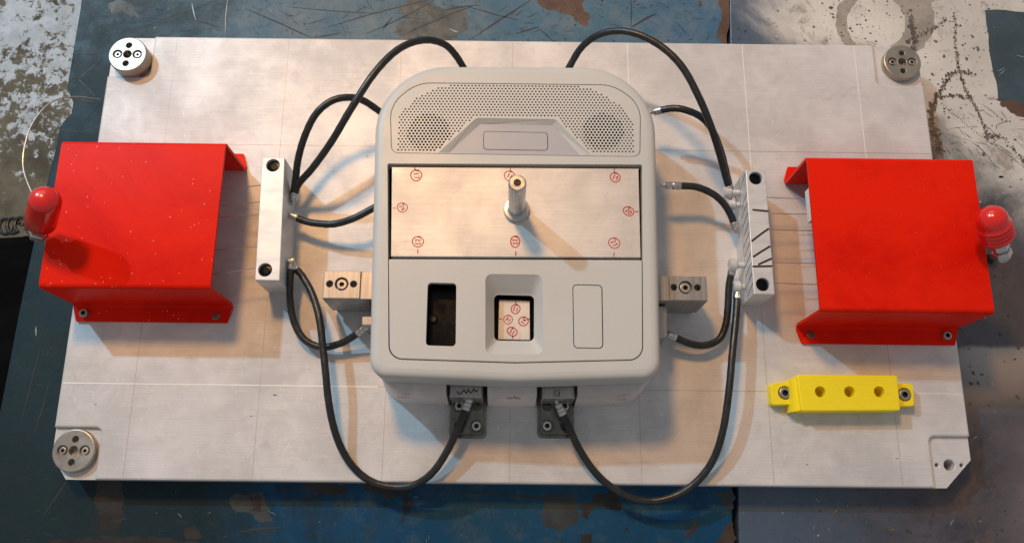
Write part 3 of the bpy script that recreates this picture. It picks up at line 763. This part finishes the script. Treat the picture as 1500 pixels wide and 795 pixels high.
# black sheet added inside to block light below the console openings
m = MB(); tr = offset(CO, -7); m.add([(p.x, p.y, 38.3) for p in tr], [tuple(range(len(tr)))]); m.build('light_blocker', 'void', CN)

# speaker grille panel with real holes
gi = offset(gp, -.30); zg = Z - .15
trap = [at(*p, Z).to_2d() for p in [(641, 224.2), (698, 172.5), (814, 174.5), (866, 228)]]
trapr = rpoly(trap, [0.5, 4, 4, .5], 4); keep = offset(ccw(trapr), 1.5)
zone = ccw([at(*p, Z).to_2d() for p in [(583, 221.5), (583.5, 170), (607, 145.5), (640, 128.5), (664, 124.5), (846, 126.5), (872, 131.5), (905, 152), (928, 177), (929, 225), (860, 222.5), (813, 175.5 - 3.5), (700, 170.5 - 1.5), (645, 220.5)]])
pitch = 2.32; row = 1.905; holes = []
r_ = 0; y = at(600, 219, Z).y
while y < 95:
    x = -85 + (pitch / 2 if r_ % 2 else 0)
    while x < 86:
        p = Vector((x, y + x * .004))
        if inside(p, zone) and not inside(p, keep):
            holes.append(p)
        x += pitch
    y += row; r_ += 1
hL = at(628, 195, Z).to_2d(); hR = at(884, 193, Z).to_2d()
def hr_(p): return .80 if (p - hL).length < 13.6 or (p - hR).length < 13.2 else .65
m = MB(); rim = offset(gi, -.35)
m.cap(rim, [trapr] + [circ(p.x, p.y, hr_(p), 8, pi / 8) for p in holes], zg)
m.loft([[(p.x, p.y, zg - 2) for p in gi], [(p.x, p.y, zg - .35) for p in gi], [(p.x, p.y, zg) for p in rim]])
for p in holes:
    c = list(reversed(circ(p.x, p.y, hr_(p), 8, pi / 8)))
    m.loft([[(q.x, q.y, zg) for q in c], [(q.x, q.y, zg - .6) for q in c]])
m.build('speaker_grille', 'beige', CN, sharp=40)
# cloth behind the holes with two speaker openings, dark behind them
sL = at(628, 195, Z - 2).to_2d(); sR = at(884, 193, Z - 2).to_2d()
sp = [[c + Vector((cos(a) * rxx, sin(a) * ryy)) for a in [2 * pi * k / 24 for k in range(24)]] for c, rxx, ryy in ((sL + Vector((.5, .5)), 14.5, 12.8), (sR, 13.5, 12.5))]
m = MB(); m.cap(offset(gp, -.1), [ccw(s) for s in sp] + [ccw(trapr)], zg - 1.0); m.build('grille_cloth', 'cloth', CN)
# sloping lamp recess in the grille panel
inner = rpoly([at(*p, Z - 3).to_2d() for p in [(655, 226), (704, 181.5), (811, 184), (851, 229.5)]], [0.5, 4, 4, .5], 4)
m = MB(); a = ccw(trapr); b = ccw(inner)
k0 = min(range(len(b)), key=lambda k: (b[k] - a[0]).length); b = b[k0:] + b[:k0]
m.loft([[(p.x, p.y, zg) for p in reversed(a)], [(p.x, p.y, zg - 2.6) for p in reversed(b)]]); m.build('recess_bevel', 'beige', CN)
btn = rpoly([at(*p, Z - 2.7).to_2d() for p in [(708, 192), (802.5, 194), (803, 221), (708, 219.5)]], 2.2, 5)
m = MB(); m.cap(b, [btn], zg - 2.62); br = list(reversed(ccw(btn))); m.loft([[(p.x, p.y, zg - 2.62) for p in br], [(p.x, p.y, zg - 5) for p in br]])
m.build('lamp_panel', 'grey', CN)
bi = offset(ccw(btn), -.32); MB().prism(bi, zg - 5, zg - 2.45, bev=.3).build('lamp_button', 'grey', CN)

# lower panel with slot, deep pocket and button
lp = rpoly([at(*p, Z).to_2d() for p in [(568.5, 378.5), (941.3, 380), (941.8, 526.6), (755, 531), (570, 525)]], [1.5, 1.5, 8.5, 60, 8.5], 8)
slot = rpoly([at(*p, Z).to_2d() for p in [(626.5, 413.5), (668.5, 414.5), (667.5, 507), (623.5, 505.5)]], 2.3, 5)
rec = rpoly([at(*p, Z).to_2d() for p in [(711, 401), (794, 402), (796, 519), (711, 518)]], 4.0, 6)
zr2 = Z - 9
rin = rpoly([at(*p, zr2).to_2d() for p in [(723.5, 431.5), (782.5, 433), (782, 499.5), (724, 498.5)]], 3.0, 6)
bt2 = rpoly([at(*p, Z).to_2d() for p in [(838.5, 416), (882.5, 417), (884, 510.5), (840, 510)]], 2.8, 5)
lp = offset(lp, -.28); m = MB(); lt = offset(lp, -.5); zl = Z - .1
m.cap(lt, [slot, rec, bt2], zl)
m.loft([[(p.x, p.y, zl - 4) for p in lp], [(p.x, p.y, zl - .5) for p in lp], [(p.x, p.y, zl - .15) for p in offset(lp, -.15)], [(p.x, p.y, zl) for p in lt]])
for h, dp in ((slot, 4), (bt2, 2.5)):
    hr = list(reversed(h)); m.loft([[(p.x, p.y, zl) for p in hr], [(p.x, p.y, zl - dp) for p in hr]])
a = ccw(rec); b = ccw(rin); f1 = offset(a, -.7); 
def lerp(u, v, t): return [p.lerp(q, t) for p, q in zip(u, v)]
rgs = [[(p.x, p.y, zl) for p in a], [(p.x, p.y, zl - .5) for p in lerp(a, b, .05)], [(p.x, p.y, zl - 1.6) for p in lerp(a, b, .16)],
       [(p.x, p.y, zl - 7.4) for p in lerp(a, b, .84)], [(p.x, p.y, zl - 8.6) for p in lerp(a, b, .94)], [(p.x, p.y, zr2) for p in b]]
m.loft([list(reversed(r)) for r in rgs])
m.build('lower_panel', 'beige', CN, sharp=40)
bl = list(reversed(b)); MB().loft([[(p.x, p.y, zr2 - .05) for p in bl], [(p.x, p.y, zr2 - .4) for p in reversed(offset(list(reversed(bl)), -.4))], [(p.x, p.y, 40) for p in reversed(offset(list(reversed(bl)), -.4))]]).build('pocket_rim', 'void', CN)
MB().prism(offset(ccw(bt2), -.52), zl - 2.5, zl - .05, bev=.3).build('button', 'beige', CN, label='blank beige button right of the pocket')
# inside the slot
sx = at(648, 460, 46)
m = MB(); m.box(sx.x - 14, sx.x + 14, sx.y - 28, sx.y + 28, 44, 46.5, .4); m.build('socket', 'void', CN)
q = at(634, 466, 48); MB().lathe([(3.0, 46.5), (3.0, 48), (2.4, 48.6), (2.0, 48.2), (1.8, 47.2)], (q.x, q.y, 0), seg=24).build('socket_ring', 'rubber', CN)

# ------------------------------------------------------------------ aluminium insert with locating pin
zi = Z - 1.6
IN = thing('insert_plate', (0, 20, zi - 8), 'wide aluminium insert plate with ringed red numbers and a steel pin, set in the console', 'insert plate')
ip = [at(*p, zi).to_2d() for p in [(574, 244.5), (935.5, 247), (938.5, 377), (572.5, 375.5)]]
MB().prism(ip, zi - 8, zi, bev=.35).build('plate', 'insert', IN)
zk = zi + .06
def w2(x, y): return at(x, y, zk).to_2d()
for (x, y, t, rot, tk) in ((610, 257, '17', -80, ((607.5, 244.5), (608, 250))), (747, 258, '18', -20, ((747.5, 246), (748, 252))), (901.5, 260, '19', -30, ((900, 247.5), (900, 254))),
                           (921, 309.5, '20', -45, ((930, 310), (935, 310))), (900, 356, '21', -62, ((899.5, 370), (899.5, 375.5))), (755, 354, '22', -75, ((755.5, 368), (755.5, 374.5))),
                           (612.5, 354, '23', -90, ((612, 364.5), (612, 371))), (589.5, 304, '24', -62, ((575.5, 305), (579.5, 305)))):
    p = w2(x, y)
    pen_mark(p.x, p.y, zk, t, radians(rot), 3.7, IN, .62, (w2(*tk[0]), w2(*tk[1])))
pc = Vector((.4, 5.6))
PN = MB().lathe([(8.1, 0), (8.1, 2.6), (7.6, 3.2), (6.1, 3.3), (5.4, 3.5), (5.25, 5), (5.25, 46.3), (4.8, 47.3), (4.4, 47.6), (2.2, 47.6), (1.8, 47.1), (1.7, 38)], (pc.x, pc.y, zi + .05), seg=48).build('pin', 'zinc', IN)
MB().lathe([(2.0, 0), (2.0, .12)], (pc.x, pc.y, zi + 47.66), seg=16).build('threaded_hole', 'black', PN)
# small insert in the pocket
zs = 46.
SI = thing('pocket_insert', (2, -60, zs - 6), 'small aluminium insert with four ringed red numbers deep in the console pocket', 'insert plate')
MB().prism([at(*p, zs).to_2d() for p in [(731, 438.5), (776, 440), (776.5, 498), (729.5, 497)]], zs - 6, zs, bev=.3).build('plate', 'insert', SI)
zk2 = zs + .06
def w3(x, y): return at(x, y, zk2).to_2d()
for (x, y, t, rot, tk) in ((755.5, 452.5, '13', 160, ((755.5, 441), (755.5, 446))), (744.5, 468, '16', 155, ((731, 467), (735.5, 467))), (767, 470.5, '14', 60, ((772, 468), (776, 466.5))), (750.5, 485.5, '15', 150, ((751, 491), (751, 495.5)))):
    p = w3(x, y); pen_mark(p.x, p.y, zk2, t, radians(rot), 2.9, SI, .62, (w3(*tk[0]), w3(*tk[1])))

# ------------------------------------------------------------------ side locating brackets
def side_bracket(s, x_out, x_in, y0, y1, lab):
    T = thing('side_bracket', ((x_out + x_in) / 2, (y0 + y1) / 2, 0), lab, 'bracket', 'machined side brackets under the console edges')
    h = 42.; xs = sorted((x_out, x_in)); cy = (y0 + y1) / 2 + .6; c = 110.0 * s
    if s > 0: c = 108.6
    step = x_out - s * 23.6
    lo, hi = sorted((x_out, step))
    m = MB().prism([(lo, y0), (hi, y0), (hi, y1), (lo, y1)], 8, h, [(circ(c - 7.6, cy, 2.1, 18), 10), (circ(c + 7.6, cy, 2.1, 18), 10), (circ(c, cy, 4.2, 28), 4.5)], bev=.5, hb=.3)
    lo2, hi2 = sorted((step, x_in))
    m.prism([(lo2, y0), (hi2, y0), (hi2, y1), (lo2, y1)], 8, h - .8, bev=.3)
    m.build('bracket_head', 'milled', T)
    MB().prism([(xs[0] + (1.2 if s < 0 else 0), y0 + 1.4), (xs[1] - (1.2 if s > 0 else 0), y0 + 1.4), (xs[1] - (1.2 if s > 0 else 0), y1 - 1), (xs[0] + (1.2 if s < 0 else 0), y1 - 1)], .05, 8.0, bev=0).build('bracket_foot', 'milled', T)
    MB().prism(circ(c, cy, 3.35, 24), h - 4.5, h - .9, [(circ(c, cy, 1.7, 6, .2), 2)], bev=.4, hmi=1).build('screw', ['steel', 'black'], T)
    return T
side_bracket(-1, -121.6, -88.5, -48.8, -30.8, 'machined aluminium bracket under the left edge of the console')
side_bracket(1, 122.2, 90.0, -47.6, -31.6, 'machined aluminium bracket under the right edge of the console')
# small lug with a clamped hose on the right
def lug(poly, z0, z1, lab):
    o = MB().prism(atl(poly, z1), z0, z1, bev=.5).build('lug', 'milled'); tag(o, lab, 'lug')
lug([(955, 448), (977, 448), (977, 494), (955, 494)], .1, 32, 'small aluminium lug under the right side bracket where a hose ends')
lug([(530, 463), (546, 463), (546, 476), (530, 476)], .1, 30, 'small aluminium lug under the left side bracket where a hose ends')

# ------------------------------------------------------------------ front brackets
def front_bracket(px0, px1, mirror, lab):
    a = at(px0, 642, .5); b = at(px1, 641, .5); cx = (a.x + b.x) / 2; w_ = (b.x - a.x) / 2; y0 = a.y + .3
    T = thing('front_bracket', (cx, y0 + 14, 0), lab, 'bracket', 'dark steel brackets at the console front')
    MB().prism(rpoly([(cx - w_, y0), (cx + w_, y0), (cx + w_, -97), (cx - w_, -97)], [3, 3, 0, 0], 5), .05, 1.8, bev=.5).build('flange', 'darksteel', T)
    z = 6.0; hs = []; hx = w_ * .48; rows = (y0 + 7.6, y0 + 20.5)
    cb = [(cx + (hx if not mirror else -hx), rows[0]), (cx - (hx if not mirror else -hx), rows[1])]
    th = [(cx - (hx if not mirror else -hx), rows[0]), (cx + (hx if not mirror else -hx), rows[1])]
    hs = [(circ(x, y, 4.0, 24), 3.4) for x, y in cb] + [(circ(x, y, 2.9, 20), 4.4) for x, y in th]
    MB().prism(rpoly([(cx - w_ + 2, y0 + 2.2), (cx + w_ - 2, y0 + 2.2), (cx + w_ - 2, -97.2), (cx - w_ + 2, -97.2)], [2.2, 2.2, 0, 0], 5), 1.8, z, hs, bev=.6, hb=.35, hmi=0).build('foot', 'darksteel', T)
    for x, y in cb: screw(x, y, z - 3.35, 3.1, 3.0, T, 'zinc')
    up = MB().prism([(cx - w_ + 1.6, -109.2), (cx + w_ - 1.9, -109.2), (cx + w_ - 1.9, -96.2), (cx - w_ + 1.6, -96.2)], z + .02, 34, bev=.8).build('upright', 'milled', T)
    m = MB()
    if not mirror:
        P = [(-6, .3), (-4, -1.3), (-1.5, .9), (0, -.8), (1.2, 1.2), (2.8, -.6), (4.6, 1.3), (6, .1), (7, .9)]
        m.ribbon(spline([(cx + x, -105.6 + y * 1.2, 34.06) for x, y in P], 4), .8)
    else:
        m.ribbon([(cx - 1 + 1.7 * cos(t), -106 + 2.0 * sin(t), 34.06) for t in [k * .45 for k in range(17)]], .4)
        m.ribbon([(cx - 1.2, -105, 34.06), (cx - .3, -107.2, 34.06), (cx + .8, -105.5, 34.06)], .4)
    m.build('pen_mark', 'ink_black', T)
    return T, cx
F1, c1 = front_bracket(658, 712, False, 'dark steel front bracket left of the console middle, with a black pen scribble')
F2, c2 = front_bracket(787, 841, True, 'dark steel front bracket right of the console middle, with a small ringed pen mark')

# ------------------------------------------------------------------ yellow three-hole holder
YB = thing('yellow_holder', (218, -101, 0), 'yellow printed plastic holder with three holes in its top and a screw at each end', 'holder')
zy = 14
body = rpoly(atl([(1167, 548), (1315, 549), (1319.5, 601), (1174, 602)], zy), 1.6, 5)
hs = [(circ(at(x, 573.5, zy).x, at(x, 573.5, zy).y, 3.5, 24), 12) for x in (1202, 1245, 1288.5)]
MB().prism(body, .1, zy, hs, bev=.9, hb=.3).build('holder_body', 'yellow', YB)
# sloping shoulder at the left end
lo = ccw(atl([(1155, 556), (1170, 551), (1176, 600), (1158, 603)], 9)); 
MB().loft([[(p.x, p.y, .1) for p in lo], [(p.x, p.y, 8) for p in lo], [(p.x + (1.5 if p.x < 183 else 0), p.y, 11) for p in lo]], False, True).build('shoulder', 'yellow', YB)
for poly, c in (([(1128, 562), (1160, 557), (1160, 592), (1131, 593)], (1150, 575)), ([(1312, 561.5), (1338, 561.5), (1340, 594.5), (1314, 595)], (1325.5, 577.5))):
    p = at(*c, 8); MB().prism(rpoly(atl(poly, 8), 1.8, 4), .1, 8, [(circ(p.x, p.y, 4.5, 24), 2.6)], bev=.6, hb=.2).build('ear', 'yellow', YB)
    screw(p.x, p.y, 5.45, 3.8, 2.9, YB, 'steel')

# ------------------------------------------------------------------ hoses
def hose(pts, lab, f0=None, f1=None, r=2.42):
    """pts: (px, py, height). f0 / f1: length of the metal ferrule at either end"""
    P = spline([at(*p) for p in pts], 9)
    T = thing('hose', P[0], lab, 'hose', 'black rubber hoses between the blocks and the console')
    # a little unevenness along the run
    MB().tube(P, [r * (1 + .02 * sin(i * 1.7)) for i in range(len(P))], 16).build('rubber_tube', 'rubber', T, sharp=60)
    for ln, p, q in ((f0, P[0], P[2]), (f1, P[-1], P[-3])):
        if not ln: continue
        ax = (p - q).normalized()
        MB().lathe([(r + .05, -3), (r + .35, -2.7), (r + .4, -.6), (r + .1, -.3), (r + .3, .2), (r + .25, ln * .3), (r - .15, ln * .38), (r + .2, ln * .5), (r + .1, ln * .8), (r - .9, ln * .88), (1.3, ln), (1.2, ln + 2)], p, ax, 20).build('ferrule', 'zinc', T)
    return T
hose([(431, 289, 18), (437, 270, 22), (458, 246, 34), (486, 207, 48), (514, 160, 58), (545, 112, 62), (574, 80, 60), (600, 64, 56), (628, 59, 50), (652, 66, 42), (668, 82, 34), (681, 103, 26)],
     'black hose in a tall arc from the left block to the console far edge', 3)
hose([(429, 290, 14), (433, 262, 22), (437, 232, 30), (447, 198, 38), (463, 167, 44), (486, 148, 46), (511, 143, 44), (533, 148, 38), (560, 166, 28)],
     'black hose in a short arc from the left block to the console upper side', 3)
hose([(430, 317, 17), (444, 323, 17), (462, 327, 18), (490, 328, 20), (520, 319, 24), (552, 302, 26)], 'short black hose from the middle of the left block to the console side', 3)
hose([(427, 388, 18), (425, 412, 16), (425, 440, 12), (431, 472, 9), (446, 497, 8), (470, 508, 8), (495, 504, 10), (515, 494, 14), (528, 484, 18)],
     'black hose curling low from the left block to the lug under the side bracket', 3, 8)
hose([(432, 392, 14), (444, 406, 16), (458, 432, 18), (468, 468, 20), (473, 509, 20), (477, 545, 20), (481, 585, 18), (488, 622, 14), (500, 656, 8), (519, 685, 2), (545, 705, 0), (578, 713, 0), (608, 709, 3), (634, 691, 8), (655, 660, 12), (671, 626, 16), (684, 594, 18)],
     'longest left black hose, hanging past the near plate edge to a front bracket', 3, 6)
hose([(1068, 276, 18), (1062, 255, 26), (1054, 225, 36), (1041, 184, 48), (1023, 141, 56), (999, 98, 60), (968, 68, 60), (932, 50, 58), (900, 46, 52), (872, 54, 44), (850, 72, 34), (832, 102, 26)],
     'black hose in a tall arc from the right block to the console far edge', 3)
hose([(1073, 292, 14), (1066, 262, 18), (1056, 222, 24), (1043, 190, 30), (1026, 171, 36), (1003, 161, 38), (983, 159, 36), (963, 163, 32)],
     'black hose making the short arc from the right block to the console upper right side', 3, 3)
hose([(1076, 331, 15), (1071, 316, 18), (1060, 298, 22), (1044, 284, 25), (1020, 274, 27), (991, 272, 28)], 'short black hose with a bright crimped ferrule at the console right side', 3, 9)
hose([(1072, 397, 15), (1068, 418, 13), (1066, 452, 11), (1063, 476, 10), (1054, 496, 9), (1036, 505, 10), (1014, 504, 12), (984, 492, 16)],
     'black hose curling low from the right block to the lug under the right side bracket', 5, 4)
hose([(1080, 432, 14), (1078, 465, 16), (1073, 515, 18), (1068, 570, 18), (1059, 630, 14), (1043, 676, 8), (1016, 709, 3), (982, 728, 0), (945, 733, -2), (910, 722, 0), (876, 696, 5), (850, 660, 10), (832, 622, 15), (822, 601, 18)],
     'longest right black hose, hanging past the near plate edge to the right front bracket', 5, 6)
# dull clamp fittings grouped on the right block
for (x, y, z, r, lab) in ((1066, 282, 17, 4.2, 'far'), (1072, 300, 15, 3.6, 'second'), (1074, 388, 17, 4.2, 'third'), (1080, 420, 15, 4.0, 'near')):
    p = at(x, y, z)
    o = MB().lathe([(r * .8, -3), (r, -2.4), (r, 1.6), (r * .8, 2.2), (r * .55, 3), (r * .5, 153.9 - p.x)], p, (1, 0, 0), 16).build('hose_fitting', 'block')
    tag(o, '%s pale metal hose fitting on the inner side of the pen marked right block' % lab, 'hose fitting', 'hose fittings on the right block')
for (y, z) in ((289, 16), (317, 17), (382, 18), (392, 12)):
    p = at(428, y, z)
    o = MB().lathe([(1.6, 0), (1.6, p.x + 154), (2.6, p.x + 154), (2.6, p.x + 155.5)], (-154.2, p.y, z), (1, 0, 0), 16).build('hose_fitting', 'zinc')
    tag(o, {289: 'far', 317: 'second', 382: 'third', 392: 'near'}[y] + ' steel hose fitting on the inner side of the plain left block', 'hose fitting', 'hose fittings on the left block')
